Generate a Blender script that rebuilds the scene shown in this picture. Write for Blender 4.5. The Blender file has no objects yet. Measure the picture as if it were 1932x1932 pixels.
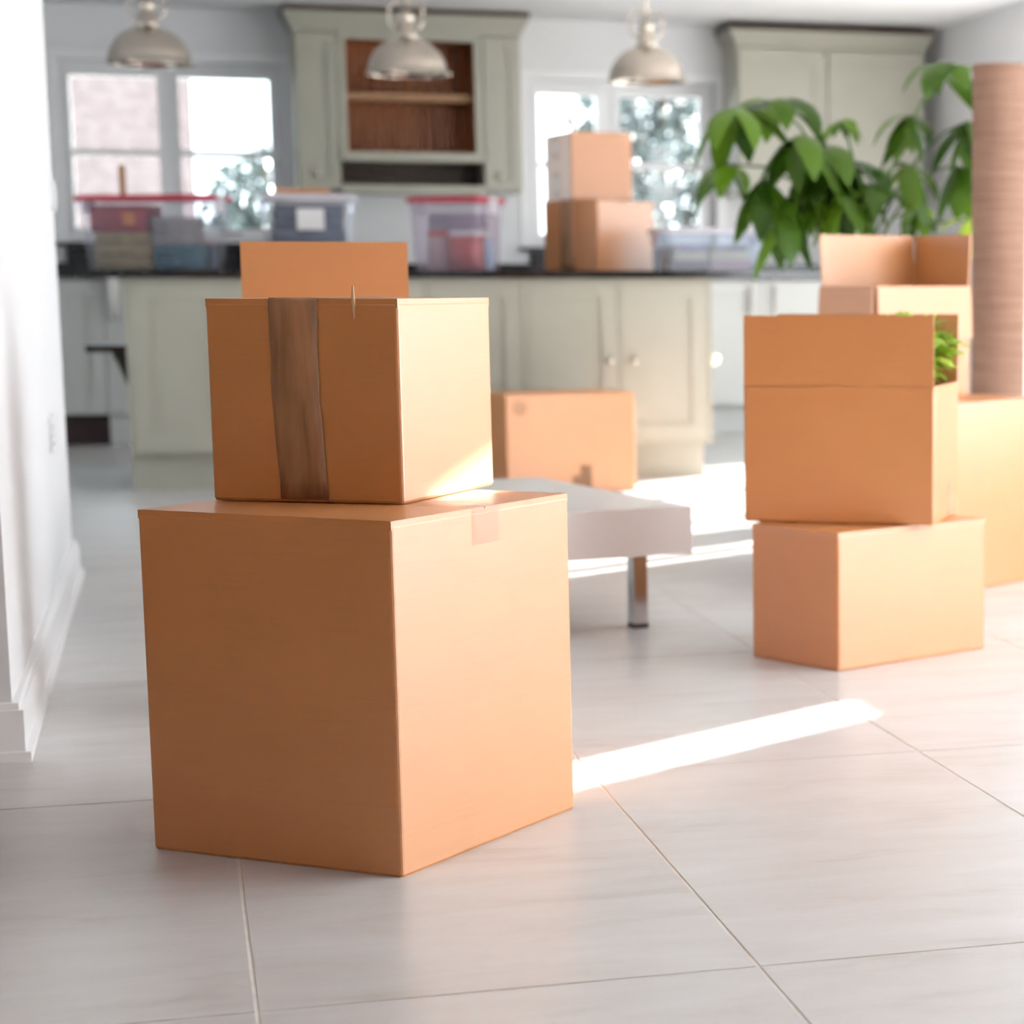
import bpy, bmesh, math, random
from mathutils import Vector, Matrix
random.seed(7)
R = math.radians
sc = bpy.context.scene
col = sc.collection

# ------------------------------------------------------------------ camera
cam = bpy.data.cameras.new('camera')
cam_o = bpy.data.objects.new('camera', cam)
col.objects.link(cam_o)
cam_o.location = (0, 0, 0.845)
cam_o.rotation_euler = (R(90 - 8.7261), 0, R(-17.4561))
cam.sensor_width = 36
cam.lens = 4300 / 1932 * 36
cam.shift_x = -(1680 - 966) / 1932
cam.shift_y = (1200 - 966) / 1932
cam.clip_end = 200
cam.dof.use_dof = True
cam.dof.focus_distance = 3.3
cam.dof.aperture_fstop = 4.6
sc.camera = cam_o

# ------------------------------------------------------------------ light
SKY = 5.3
w = bpy.data.worlds.new('sky')
sc.world = w
w.use_nodes = True
bg = w.node_tree.nodes['Background']
bg.inputs[0].default_value = (0.80, 0.91, 1.0, 1)
bg.inputs[1].default_value = SKY
sun = bpy.data.lights.new('sun', 'SUN')
sun.energy = 38
sun.angle = R(0.55)
sun.color = (1.0, 0.98, 0.95)
sun_o = bpy.data.objects.new('sun', sun)
col.objects.link(sun_o)
_d = Vector((-0.819, -0.574, -0.325)).normalized()
sun_o.rotation_euler = _d.to_track_quat('-Z', 'Y').to_euler()
sun_o.location = (12, 10, 8)


def portal(name, loc, rot, sx, sy):
    l = bpy.data.lights.new(name, 'AREA')
    l.shape = 'RECTANGLE'
    l.size, l.size_y = sx, sy
    l.cycles.is_portal = True
    o = bpy.data.objects.new(name, l)
    col.objects.link(o)
    o.location = loc
    o.rotation_euler = rot


portal('portal_doors', (4.47, 10.55, 1.0), (R(90), 0, R(90)), 3.11, 2.0)
portal('portal_side_door', (-3.01, 9.05, 1.05), (R(90), 0, R(-90)), .9, 2.1)
portal('portal_kitchen_window', (0.09, 13.6, 1.58), (R(-90), 0, 0), 1.2, 1.0)
portal('portal_sink_window', (2.6, 13.6, 1.55), (R(-90), 0, 0), 1.12, 0.96)

sc.view_settings.view_transform = 'Standard'
sc.view_settings.look = 'None'
sc.view_settings.exposure = 0.03
sc.view_settings.gamma = 1
sc.view_settings.use_curve_mapping = False
try:
    sc.cycles.use_denoising = True
    sc.cycles.max_bounces = 6
    sc.cycles.diffuse_bounces = 4
    sc.cycles.glossy_bounces = 3
    sc.cycles.transmission_bounces = 3
    sc.cycles.use_adaptive_sampling = True
    sc.cycles.adaptive_threshold = 0.08
    sc.cycles.adaptive_min_samples = 16
    sc.cycles.transparent_max_bounces = 10
    sc.cycles.sample_clamp_indirect = 8
    sc.cycles.caustics_reflective = False
    sc.cycles.caustics_refractive = False
except Exception:
    pass


# ------------------------------------------------------------------ materials
def nodes(name):
    m = bpy.data.materials.new(name)
    m.use_nodes = True
    nt = m.node_tree
    return m, nt, nt.nodes['Principled BSDF']


def mat(name, rgb, rough=0.5, metal=0.0, spec=0.5, noise=0.0, scale=8.0, bump=0.0, stretch=(1, 1, 1), bscale=None):
    m, nt, b = nodes(name)
    b.inputs['Roughness'].default_value = rough
    b.inputs['Metallic'].default_value = metal
    b.inputs['Specular IOR Level'].default_value = spec
    b.inputs['Base Color'].default_value = (*rgb, 1)
    if noise or bump:
        tc = nt.nodes.new('ShaderNodeTexCoord')
        mp = nt.nodes.new('ShaderNodeMapping')
        mp.inputs['Scale'].default_value = stretch
        nt.links.new(tc.outputs['Object'], mp.inputs[0])
        nz = nt.nodes.new('ShaderNodeTexNoise')
        nz.inputs['Scale'].default_value = scale
        nz.inputs['Detail'].default_value = 6
        nt.links.new(mp.outputs[0], nz.inputs['Vector'])
        if noise:
            cr = nt.nodes.new('ShaderNodeValToRGB')
            cr.color_ramp.elements[0].position = 0.3
            cr.color_ramp.elements[1].position = 0.7
            cr.color_ramp.elements[0].color = (*[c * (1 - noise) for c in rgb], 1)
            cr.color_ramp.elements[1].color = (*[min(1, c * (1 + noise)) for c in rgb], 1)
            nt.links.new(nz.outputs['Fac'], cr.inputs[0])
            nt.links.new(cr.outputs[0], b.inputs['Base Color'])
        if bump:
            nb = nz
            if bscale:
                nb = nt.nodes.new('ShaderNodeTexNoise')
                nb.inputs['Scale'].default_value = bscale
                nt.links.new(mp.outputs[0], nb.inputs['Vector'])
            bp = nt.nodes.new('ShaderNodeBump')
            bp.inputs['Strength'].default_value = bump
            bp.inputs['Distance'].default_value = 0.01
            nt.links.new(nb.outputs['Fac'], bp.inputs['Height'])
            nt.links.new(bp.outputs[0], b.inputs['Normal'])
    return m


def cardboard(name, rgb):
    """kraft board: fine horizontal liner streaks, faint fibre mottling, slightly calendered sheen"""
    m, nt, b = nodes(name)
    tc = nt.nodes.new('ShaderNodeTexCoord')
    mp = nt.nodes.new('ShaderNodeMapping')
    mp.inputs['Scale'].default_value = (6, 6, 220)
    nt.links.new(tc.outputs['Object'], mp.inputs[0])
    n1 = nt.nodes.new('ShaderNodeTexNoise')
    n1.inputs['Scale'].default_value = 1.0
    n1.inputs['Detail'].default_value = 3
    nt.links.new(mp.outputs[0], n1.inputs['Vector'])
    n2 = nt.nodes.new('ShaderNodeTexNoise')
    n2.inputs['Scale'].default_value = 9
    n2.inputs['Detail'].default_value = 8
    nt.links.new(tc.outputs['Object'], n2.inputs['Vector'])
    mx = nt.nodes.new('ShaderNodeMath')
    mx.operation = 'ADD'
    nt.links.new(n1.outputs['Fac'], mx.inputs[0])
    nt.links.new(n2.outputs['Fac'], mx.inputs[1])
    cr = nt.nodes.new('ShaderNodeValToRGB')
    cr.color_ramp.elements[0].position = 0.7
    cr.color_ramp.elements[1].position = 1.3
    cr.color_ramp.elements[0].color = (*[c * 0.975 for c in rgb], 1)
    cr.color_ramp.elements[1].color = (*[c * 1.025 for c in rgb], 1)
    nt.links.new(mx.outputs[0], cr.inputs[0])
    nt.links.new(cr.outputs[0], b.inputs['Base Color'])
    b.inputs['Roughness'].default_value = 0.38
    b.inputs['IOR'].default_value = 1.9
    b.inputs['Specular IOR Level'].default_value = 0.5
    bp = nt.nodes.new('ShaderNodeBump')
    bp.inputs['Strength'].default_value = 0.06
    bp.inputs['Distance'].default_value = 0.002
    nt.links.new(n1.outputs['Fac'], bp.inputs['Height'])
    nt.links.new(bp.outputs[0], b.inputs['Normal'])
    return m


def clear(name, tint, solid, rough=0.15):
    """thin clear plastic or glass sheet: see-through with a little body colour and a glossy surface"""
    m, nt, b = nodes(name)
    b.inputs['Base Color'].default_value = (*tint, 1)
    b.inputs['Roughness'].default_value = rough
    tr = nt.nodes.new('ShaderNodeBsdfTransparent')
    tr.inputs[0].default_value = (*[0.55 + 0.45 * c for c in tint], 1)
    mx = nt.nodes.new('ShaderNodeMixShader')
    mx.inputs[0].default_value = solid
    out = nt.nodes['Material Output']
    nt.links.new(tr.outputs[0], mx.inputs[1])
    nt.links.new(b.outputs[0], mx.inputs[2])
    nt.links.new(mx.outputs[0], out.inputs[0])
    return m


def glass_mat(name):
    m, nt, b = nodes(name)
    tr = nt.nodes.new('ShaderNodeBsdfTransparent')
    tr.inputs[0].default_value = (0.96, 0.98, 0.97, 1)
    gl = nt.nodes.new('ShaderNodeBsdfGlossy')
    gl.inputs['Roughness'].default_value = 0.02
    fr = nt.nodes.new('ShaderNodeFresnel')
    fr.inputs[0].default_value = 1.45
    mx = nt.nodes.new('ShaderNodeMixShader')
    nt.links.new(fr.outputs[0], mx.inputs[0])
    nt.links.new(tr.outputs[0], mx.inputs[1])
    nt.links.new(gl.outputs[0], mx.inputs[2])
    nt.links.new(mx.outputs[0], nt.nodes['Material Output'].inputs[0])
    nt.nodes.remove(b)
    return m


def tile_mat():
    m, nt, b = nodes('limestone_tile')
    tc = nt.nodes.new('ShaderNodeTexCoord')
    oi = nt.nodes.new('ShaderNodeObjectInfo')
    vm = nt.nodes.new('ShaderNodeVectorMath')
    vm.operation = 'SCALE'
    cx = nt.nodes.new('ShaderNodeCombineXYZ')
    for i in range(3):
        nt.links.new(oi.outputs['Random'], cx.inputs[i])
    vm.inputs['Scale'].default_value = 37.0
    nt.links.new(cx.outputs[0], vm.inputs[0])
    ad = nt.nodes.new('ShaderNodeVectorMath')
    ad.operation = 'ADD'
    nt.links.new(tc.outputs['Object'], ad.inputs[0])
    nt.links.new(vm.outputs[0], ad.inputs[1])
    mp = nt.nodes.new('ShaderNodeMapping')
    mp.inputs['Scale'].default_value = (1.6, 5.0, 1)
    mp.inputs['Rotation'].default_value = (0, 0, R(8))
    nt.links.new(ad.outputs[0], mp.inputs[0])
    n1 = nt.nodes.new('ShaderNodeTexNoise')
    n1.inputs['Scale'].default_value = 2.2
    n1.inputs['Detail'].default_value = 9
    n1.inputs['Roughness'].default_value = 0.62
    n1.inputs['Distortion'].default_value = 0.4
    nt.links.new(mp.outputs[0], n1.inputs['Vector'])
    cr = nt.nodes.new('ShaderNodeValToRGB')
    e = cr.color_ramp.elements
    e[0].position = 0.28
    e[0].color = (0.51, 0.485, 0.46, 1)
    e[1].position = 0.72
    e[1].color = (0.655, 0.65, 0.645, 1)
    x = e.new(0.42)
    x.color = (0.59, 0.57, 0.555, 1)
    nt.links.new(n1.outputs['Fac'], cr.inputs[0])
    n2 = nt.nodes.new('ShaderNodeTexNoise')
    n2.inputs['Scale'].default_value = 60
    n2.inputs['Detail'].default_value = 4
    nt.links.new(mp.outputs[0], n2.inputs['Vector'])
    c2 = nt.nodes.new('ShaderNodeValToRGB')
    c2.color_ramp.elements[0].position = 0.62
    c2.color_ramp.elements[0].color = (0, 0, 0, 1)
    c2.color_ramp.elements[1].position = 0.78
    c2.color_ramp.elements[1].color = (0.6, 0.6, 0.6, 1)
    nt.links.new(n2.outputs['Fac'], c2.inputs[0])
    mx = nt.nodes.new('ShaderNodeMixRGB')
    mx.inputs[2].default_value = (0.70, 0.69, 0.675, 1)
    nt.links.new(c2.outputs[0], mx.inputs[0])
    nt.links.new(cr.outputs[0], mx.inputs[1])
    nt.links.new(mx.outputs[0], b.inputs['Base Color'])
    b.inputs['Roughness'].default_value = 0.33
    b.inputs['Specular IOR Level'].default_value = 0.5
    bp = nt.nodes.new('ShaderNodeBump')
    bp.inputs['Strength'].default_value = 0.05
    bp.inputs['Distance'].default_value = 0.004
    nt.links.new(n1.outputs['Fac'], bp.inputs['Height'])
    nt.links.new(bp.outputs[0], b.inputs['Normal'])
    return m


def brick_mat():
    m, nt, b = nodes('pale_brick')
    tc = nt.nodes.new('ShaderNodeTexCoord')
    mp = nt.nodes.new('ShaderNodeMapping')
    mp.inputs['Rotation'].default_value = (R(90), 0, 0)
    nt.links.new(tc.outputs['Object'], mp.inputs[0])
    br = nt.nodes.new('ShaderNodeTexBrick')
    br.inputs['Color1'].default_value = (0.18, 0.122, 0.122, 1)
    br.inputs['Color2'].default_value = (0.252, 0.189, 0.189, 1)
    br.inputs['Mortar'].default_value = (0.27, 0.248, 0.248, 1)
    br.inputs['Scale'].default_value = 4.0
    nt.links.new(mp.outputs[0], br.inputs['Vector'])
    nt.links.new(br.outputs['Color'], b.inputs['Base Color'])
    b.inputs['Roughness'].default_value = 0.9
    return m


def weave_mat():
    m, nt, b = nodes('rug_weave')
    tc = nt.nodes.new('ShaderNodeTexCoord')
    mp = nt.nodes.new('ShaderNodeMapping')
    mp.inputs['Scale'].default_value = (5, 5, 120)
    nt.links.new(tc.outputs['Object'], mp.inputs[0])
    n1 = nt.nodes.new('ShaderNodeTexNoise')
    n1.inputs['Scale'].default_value = 1
    n1.inputs['Detail'].default_value = 4
    nt.links.new(mp.outputs[0], n1.inputs['Vector'])
    cr = nt.nodes.new('ShaderNodeValToRGB')
    cr.color_ramp.elements[0].position = 0.3
    cr.color_ramp.elements[0].color = (0.29, 0.16, 0.11, 1)
    cr.color_ramp.elements[1].position = 0.7
    cr.color_ramp.elements[1].color = (0.40, 0.24, 0.17, 1)
    nt.links.new(n1.outputs['Fac'], cr.inputs[0])
    nt.links.new(cr.outputs[0], b.inputs['Base Color'])
    b.inputs['Roughness'].default_value = 0.95
    bp = nt.nodes.new('ShaderNodeBump')
    bp.inputs['Strength'].default_value = 0.4
    bp.inputs['Distance'].default_value = 0.003
    nt.links.new(n1.outputs['Fac'], bp.inputs['Height'])
    nt.links.new(bp.outputs[0], b.inputs['Normal'])
    return m


def leaf_mat(name, a, c):
    m, nt, b = nodes(name)
    oi = nt.nodes.new('ShaderNodeObjectInfo')
    cr = nt.nodes.new('ShaderNodeValToRGB')
    cr.color_ramp.elements[0].color = (*a, 1)
    cr.color_ramp.elements[1].color = (*c, 1)
    nt.links.new(oi.outputs['Random'], cr.inputs[0])
    nt.links.new(cr.outputs[0], b.inputs['Base Color'])
    b.inputs['Roughness'].default_value = 0.35
    tl = nt.nodes.new('ShaderNodeBsdfTranslucent')
    nt.links.new(cr.outputs[0], tl.inputs[0])
    mx = nt.nodes.new('ShaderNodeMixShader')
    mx.inputs[0].default_value = 0.35
    nt.links.new(b.outputs[0], mx.inputs[1])
    nt.links.new(tl.outputs[0], mx.inputs[2])
    nt.links.new(mx.outputs[0], nt.nodes['Material Output'].inputs[0])
    return m


def blind_mat():
    m, nt, b = nodes('diffuser_blind_cloth')
    b.inputs['Base Color'].default_value = (0.8, 0.78, 0.75, 1)
    b.inputs['Roughness'].default_value = 0.9
    tl = nt.nodes.new('ShaderNodeBsdfTranslucent')
    tl.inputs[0].default_value = (0.93, 0.945, 0.96, 1)  # very translucent, so the added blinds turn sun into soft side light
    mx = nt.nodes.new('ShaderNodeMixShader')
    mx.inputs[0].default_value = 0.92
    nt.links.new(b.outputs[0], mx.inputs[1])
    nt.links.new(tl.outputs[0], mx.inputs[2])
    nt.links.new(mx.outputs[0], nt.nodes['Material Output'].inputs[0])
    return m


M = {
    'card': cardboard('kraft_cardboard', (0.56, 0.228, 0.070)),
    'tile': tile_mat(),
    'grout': mat('grout', (0.78, 0.73, 0.67), 0.9, noise=0.06, scale=30),
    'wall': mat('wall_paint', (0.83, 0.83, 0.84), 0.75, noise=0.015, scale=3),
    'stub': mat('wall_paint_darkened', (0.73, 0.735, 0.75), 0.75, noise=0.015, scale=3),  # the wall paint again, darkened against too much light on the stub
    'warmbounce': mat('warm_bounce_paint', (0.68, 0.30, 0.10), 0.7, noise=0.03, scale=3),  # invented tone of an unseen wall, to bounce warm light on left faces
    'ceil': mat('ceiling_paint', (0.86, 0.85, 0.86), 0.85, noise=0.01, scale=3),
    'trim': mat('white_gloss_trim', (0.91, 0.91, 0.92), 0.3, noise=0.01, scale=4),
    'sage': mat('sage_paint', (0.415, 0.405, 0.335), 0.38, noise=0.03, scale=5),
    'palegrey': mat('pale_grey_paint', (0.60, 0.60, 0.57), 0.38, noise=0.02, scale=5),
    'oak': mat('oiled_oak', (0.30, 0.095, 0.025), 0.5, noise=0.22, scale=3, stretch=(14, 14, 0.8)),
    'brownshade': mat('dark_brown_and_shadow', (0.07, 0.045, 0.03), 0.5, noise=0.1, scale=8),  # real dark brown, also colours the painted shadow gap above the cornices
    'granite': mat('black_granite', (0.012, 0.011, 0.012), 0.12, noise=0.5, scale=60),
    'nickel': mat('polished_nickel', (0.62, 0.56, 0.48), 0.2, metal=1.0, noise=0.06, scale=20),
    'chrome': mat('chrome', (0.72, 0.70, 0.70), 0.12, metal=1.0, noise=0.02, scale=20),
    'gloss': mat('white_lacquer', (0.86, 0.83, 0.82), 0.16, noise=0.01, scale=3),
    'tapebrown': None,
    'dark': mat('dark_stained_wood', (0.045, 0.02, 0.02), 0.4, noise=0.2, scale=10, stretch=(2, 2, 12)),
    'darkgreen': mat('dark_olive_iron', (0.035, 0.03, 0.012), 0.5, noise=0.1, scale=10),
    'rug': weave_mat(),
    'glass': glass_mat('window_glass'),
    'brick': brick_mat(),
    'bark': mat('bark', (0.12, 0.085, 0.06), 0.9, noise=0.3, scale=12, stretch=(2, 2, .5)),
    'leaf': leaf_mat('pachira_leaf', (0.028, 0.085, 0.003), (0.12, 0.235, 0.012)),
    'lime': leaf_mat('lime_leaf', (0.22, 0.40, 0.02), (0.46, 0.60, 0.07)),
    'tree': mat('hedge_leaf', (0.055, 0.075, 0.07), 0.3, noise=0.4, scale=1.5),
    'lawn': mat('lawn', (0.20, 0.24, 0.12), 0.95, noise=0.3, scale=3),
    'paving': mat('paving', (0.55, 0.52, 0.48), 0.9, noise=0.1, scale=4),
    'pot': mat('terracotta', (0.42, 0.17, 0.08), 0.7, noise=0.1, scale=14),
    'soil': mat('soil', (0.05, 0.035, 0.025), 1.0, noise=0.4, scale=60, bump=0.6),
    'plastic': clear('clear_plastic', (0.86, 0.86, 0.92), 0.13),
    'lilac': clear('lilac_clear_plastic', (0.78, 0.70, 0.80), 0.26),
    'blueclear': clear('blue_clear_plastic', (0.72, 0.82, 0.97), 0.26),
    'lidclear': clear('milky_lid_plastic', (0.86, 0.84, 0.90), 0.7),
    'redlid': clear('red_lid_plastic', (0.62, 0.03, 0.07), 0.8, 0.3),
    'whiteplastic': mat('white_plastic', (0.85, 0.85, 0.85), 0.3, noise=0.01, scale=6),
    'redplastic': mat('red_plastic', (0.62, 0.045, 0.03), 0.35, noise=0.08, scale=6),
    'maroon': mat('maroon_cloth', (0.34, 0.03, 0.05), 0.8, noise=0.2, scale=14, bump=0.3),
    'orange': mat('orange_patch', (0.55, 0.16, 0.03), 0.7, noise=0.1, scale=14),
    'khaki': mat('khaki_wool', (0.28, 0.20, 0.09), 0.95, noise=0.2, scale=24, bump=0.4),
    'teal': mat('teal_cloth', (0.03, 0.12, 0.17), 0.9, noise=0.2, scale=16, bump=0.3),
    'greycloth': mat('grey_cloth', (0.30, 0.27, 0.27), 0.95, noise=0.15, scale=16, bump=0.3),
    'navy': mat('navy_cloth', (0.10, 0.13, 0.20), 0.9, noise=0.2, scale=16, bump=0.3),
    'whitecloth': mat('white_cotton', (0.80, 0.78, 0.74), 0.95, noise=0.04, scale=20, bump=0.3),
    'skyblue': mat('pale_blue_plastic', (0.38, 0.66, 0.85), 0.4, noise=0.05, scale=10),
    'mauve': mat('mauve_cloth', (0.26, 0.20, 0.32), 0.8, noise=0.1, scale=12),
    'pink': mat('pale_pink_card', (0.62, 0.42, 0.42), 0.7, noise=0.05, scale=12),
    'cream': mat('cream_paper', (0.75, 0.66, 0.48), 0.8, noise=0.05, scale=12),
    'brownbook': mat('brown_cover', (0.20, 0.13, 0.12), 0.6, noise=0.1, scale=12),
    'tanwood': mat('tan_wood', (0.40, 0.22, 0.11), 0.6, noise=0.15, scale=6, stretch=(8, 8, 1)),
    'copper': mat('copper', (0.90, 0.74, 0.62), 0.55, metal=1.0, noise=0.03, scale=9),
    'ink': mat('printed_ink', (0.26, 0.13, 0.065), 0.7, noise=0.05, scale=20),
    'whitetape': clear('clear_packing_tape', (0.95, 0.93, 0.90), 0.09, 0.06),
    'blind': blind_mat(),
    'bulb': mat('frosted_bulb', (0.9, 0.88, 0.8), 0.3, noise=0.01, scale=9),
    'torn': mat('torn_paper', (0.66, 0.42, 0.24), 0.9, noise=0.1, scale=40),
}
# brown tape: smoky film with lengthwise creases
_m = mat('brown_packing_tape', (0.38, 0.20, 0.11), 0.24, noise=0.35, scale=3.2, stretch=(9, 9, 1.6), bump=0.5)
M['tapebrown'] = _m


# ------------------------------------------------------------------ helpers
def put(o, parent=None):
    col.objects.link(o)
    if parent is not None:
        o.parent = parent
    return o


def obj(name, bm, m, parent=None, smooth=False, bevel=0.0, seg=2):
    if bevel:
        bmesh.ops.bevel(bm, geom=[e for e in bm.edges if e.calc_face_angle(0) > 0.5], offset=bevel, segments=seg,
                        affect='EDGES', profile=0.6, clamp_overlap=True)
    bmesh.ops.recalc_face_normals(bm, faces=bm.faces)
    me = bpy.data.meshes.new(name)
    bm.to_mesh(me)
    bm.free()
    if smooth:
        for p in me.polygons:
            p.use_smooth = True
    me.materials.append(m)
    return put(bpy.data.objects.new(name, me), parent)


def tag(o, label=None, cat=None, group=None, kind=None):
    if label:
        o['label'] = label
    if cat:
        o['category'] = cat
    if group:
        o['group'] = group
    if kind:
        o['kind'] = kind
    return o


def thing(name, label, cat, loc=(0, 0, 0), rz=0.0, group=None):
    o = bpy.data.objects.new(name, None)
    o.empty_display_size = 0.1
    o.location = loc
    o.rotation_euler = (0, 0, rz)
    put(o)
    return tag(o, label, cat, group)


def bx(bm, x0, x1, y0, y1, z0, z1, mtx=None):
    vs = [bm.verts.new(v) for v in ((x0, y0, z0), (x1, y0, z0), (x1, y1, z0), (x0, y1, z0),
                                    (x0, y0, z1), (x1, y0, z1), (x1, y1, z1), (x0, y1, z1))]
    if mtx is not None:
        for v in vs:
            v.co = mtx @ v.co
    for f in ((3, 2, 1, 0), (4, 5, 6, 7), (0, 1, 5, 4), (1, 2, 6, 5), (2, 3, 7, 6), (3, 0, 4, 7)):
        bm.faces.new([vs[i] for i in f])
    return bm


def B(*boxes):
    bm = bmesh.new()
    for b in boxes:
        bx(bm, *b)
    return bm


def lathe(prof, n=32, bm=None, ctr=(0, 0, 0)):
    bm = bm or bmesh.new()
    rings = []
    for r, z in prof:
        if r < 1e-6:
            rings.append([bm.verts.new((ctr[0], ctr[1], ctr[2] + z))])
        else:
            rings.append([bm.verts.new((ctr[0] + r * math.cos(2 * math.pi * i / n), ctr[1] + r * math.sin(2 * math.pi * i / n), ctr[2] + z)) for i in range(n)])
    for a, b in zip(rings, rings[1:]):
        for i in range(n):
            j = (i + 1) % n
            if len(a) == 1 and len(b) == 1:
                continue
            if len(a) == 1:
                bm.faces.new((a[0], b[i], b[j]))
            elif len(b) == 1:
                bm.faces.new((a[i], a[j], b[0]))
            else:
                bm.faces.new((a[i], a[j], b[j], b[i]))
    return bm


def tube(pts, rad, n=8, bm=None):
    bm = bm or bmesh.new()
    pts = [Vector(p) for p in pts]
    rs = rad if isinstance(rad, (list, tuple)) else [rad] * len(pts)
    rings = []
    for i, p in enumerate(pts):
        d = (pts[min(i + 1, len(pts) - 1)] - pts[max(i - 1, 0)]).normalized()
        u = d.orthogonal().normalized() if i == 0 else (u - d * u.dot(d)).normalized()
        v = d.cross(u)
        rings.append([bm.verts.new(p + (u * math.cos(2 * math.pi * k / n) + v * math.sin(2 * math.pi * k / n)) * rs[i]) for k in range(n)])
    for a, b in zip(rings, rings[1:]):
        for k in range(n):
            bm.faces.new((a[k], a[(k + 1) % n], b[(k + 1) % n], b[k]))
    bm.faces.new(rings[0][::-1])
    bm.faces.new(rings[-1])
    return bm


def copy_tree(o, parent=None):
    c = o.copy()
    col.objects.link(c)
    c.parent = parent
    for ch in list(o.children):
        copy_tree(ch, c)
    return c


def struct(name, bm, m, parent=None, **k):
    o = obj(name, bm, m, parent, **k)
    o['kind'] = 'structure'
    return o


# ------------------------------------------------------------------ room shell
XL, XR, YB, YF, HC = -3.0, 4.46, 13.5, -2.0, 2.36
fl = struct('floor', B((XL, XR, YF, YB, -0.12, -0.0012)), M['grout'])
TW, TL, JX, JY, G = 0.608, 1.215, 0.0645, 2.69, 0.0028
tile_cache = {}
i0 = math.floor((XL - JX) / TW)
i1 = math.ceil((XR - JX) / TW)
j0 = math.floor((YF - JY) / TL)
j1 = math.ceil((YB - JY) / TL)
for i in range(i0, i1):
    for j in range(j0, j1):
        x0, x1 = max(XL, JX + i * TW + G), min(XR, JX + (i + 1) * TW - G)
        y0, y1 = max(YF, JY + j * TL + G), min(YB, JY + (j + 1) * TL - G)
        if x1 - x0 < 0.02 or y1 - y0 < 0.02:
            continue
        key = (round(x1 - x0, 3), round(y1 - y0, 3))
        if key not in tile_cache:
            t = obj('tile', B((-key[0] / 2, key[0] / 2, -key[1] / 2, key[1] / 2, -0.012, 0)), M['tile'], fl, bevel=0.0012, seg=1)
            tile_cache[key] = t.data
        else:
            t = put(bpy.data.objects.new('tile', tile_cache[key]), fl)
        t.location = ((x0 + x1) / 2, (y0 + y1) / 2, 0)

struct('ceiling', B((XL - .3, XR + .3, YF - .2, YB + .3, HC, HC + 0.2)), M['ceil'])
# back wall with two windows
W1 = (-0.51, 0.685, 1.085, 2.07)
W2 = (2.04, 3.16, 1.07, 2.03)
TH = 0.28
struct('wall_back', B((XL - .3, W1[0], YB, YB + TH, -.1, HC), (W1[1], W2[0], YB, YB + TH, -.1, HC), (W2[1], XR + .3, YB, YB + TH, -.1, HC),
                      (W1[0], W1[1], YB, YB + TH, -.1, W1[2]), (W1[0], W1[1], YB, YB + TH, W1[3], HC),
                      (W2[0], W2[1], YB, YB + TH, -.1, W2[2]), (W2[0], W2[1], YB, YB + TH, W2[3], HC)), M['wall'])
# right wall: garden window, window with an added blind and a sun gap beside it, glazed doors
GW = (1.3, 4.6, 0.05, 2.28)
BW = (5.35, 6.80, 0.3, 2.22)
DR = (8.99, 12.1, 0.0, 2.0)
struct('wall_right', B((XR, XR + .2, YF - .2, GW[0], -.1, HC), (XR, XR + .2, GW[0], GW[1], GW[3], HC), (XR, XR + .2, GW[0], GW[1], -.1, GW[2]),
                       (XR, XR + .2, GW[1], BW[0], -.1, HC), (XR, XR + .2, BW[0], BW[1], -.1, BW[2]), (XR, XR + .2, BW[0], BW[1], BW[3], HC),
                       (XR, XR + .2, 6.42, BW[1], BW[2], 1.256),
                       (XR, XR + .2, BW[1], DR[0], -.1, HC), (XR, XR + .2, DR[0], DR[1], DR[3], HC), (XR, XR + .2, DR[1], YB, -.1, HC)), M['wall'])
struct('wall_left', B((XL - .2, XL, YF - .2, 4.3, -.1, HC)), M['warmbounce'])
struct('wall_kitchen_left', B((XL - .2, XL, 4.3, 8.6, -.1, HC), (XL - .2, XL, 9.5, YB, -.1, HC), (XL - .2, XL, 8.6, 9.5, 2.1, HC)), M['wall'])
struct('wall_front', B((XL, XR, YF - .2, YF, -.1, HC)), M['wall'])
# wall stub on the near left with skirting
SX, SY0, SY1 = -0.298, 4.325, 7.12
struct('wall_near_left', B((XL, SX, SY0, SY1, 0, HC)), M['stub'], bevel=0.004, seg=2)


def skirting(name, x0, x1, y0, y1, h=0.105, t=0.02):
    """skirting board run around the end of the wall stub: upright board, stepped top and bottom bead"""
    bm = bmesh.new()
    bx(bm, x0, x1 + t, y0 - t, y1 + t, 0, h - 0.012)
    bx(bm, x0, x1 + t * .6, y0 - t * .6, y1 + t * .6, h - 0.012, h)
    bx(bm, x0, x1 + t * 1.5, y0 - t * 1.5, y1 + t * 1.2, 0, 0.018)
    return struct(name, bm, M['trim'], bevel=0.002, seg=1)


skirting('baseboard_left', XL, SX, SY0, SY1)
struct('baseboard_right', B((XR - .015, XR, DR[1], YB, 0, .1)), M['trim'], bevel=0.003)


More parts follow.
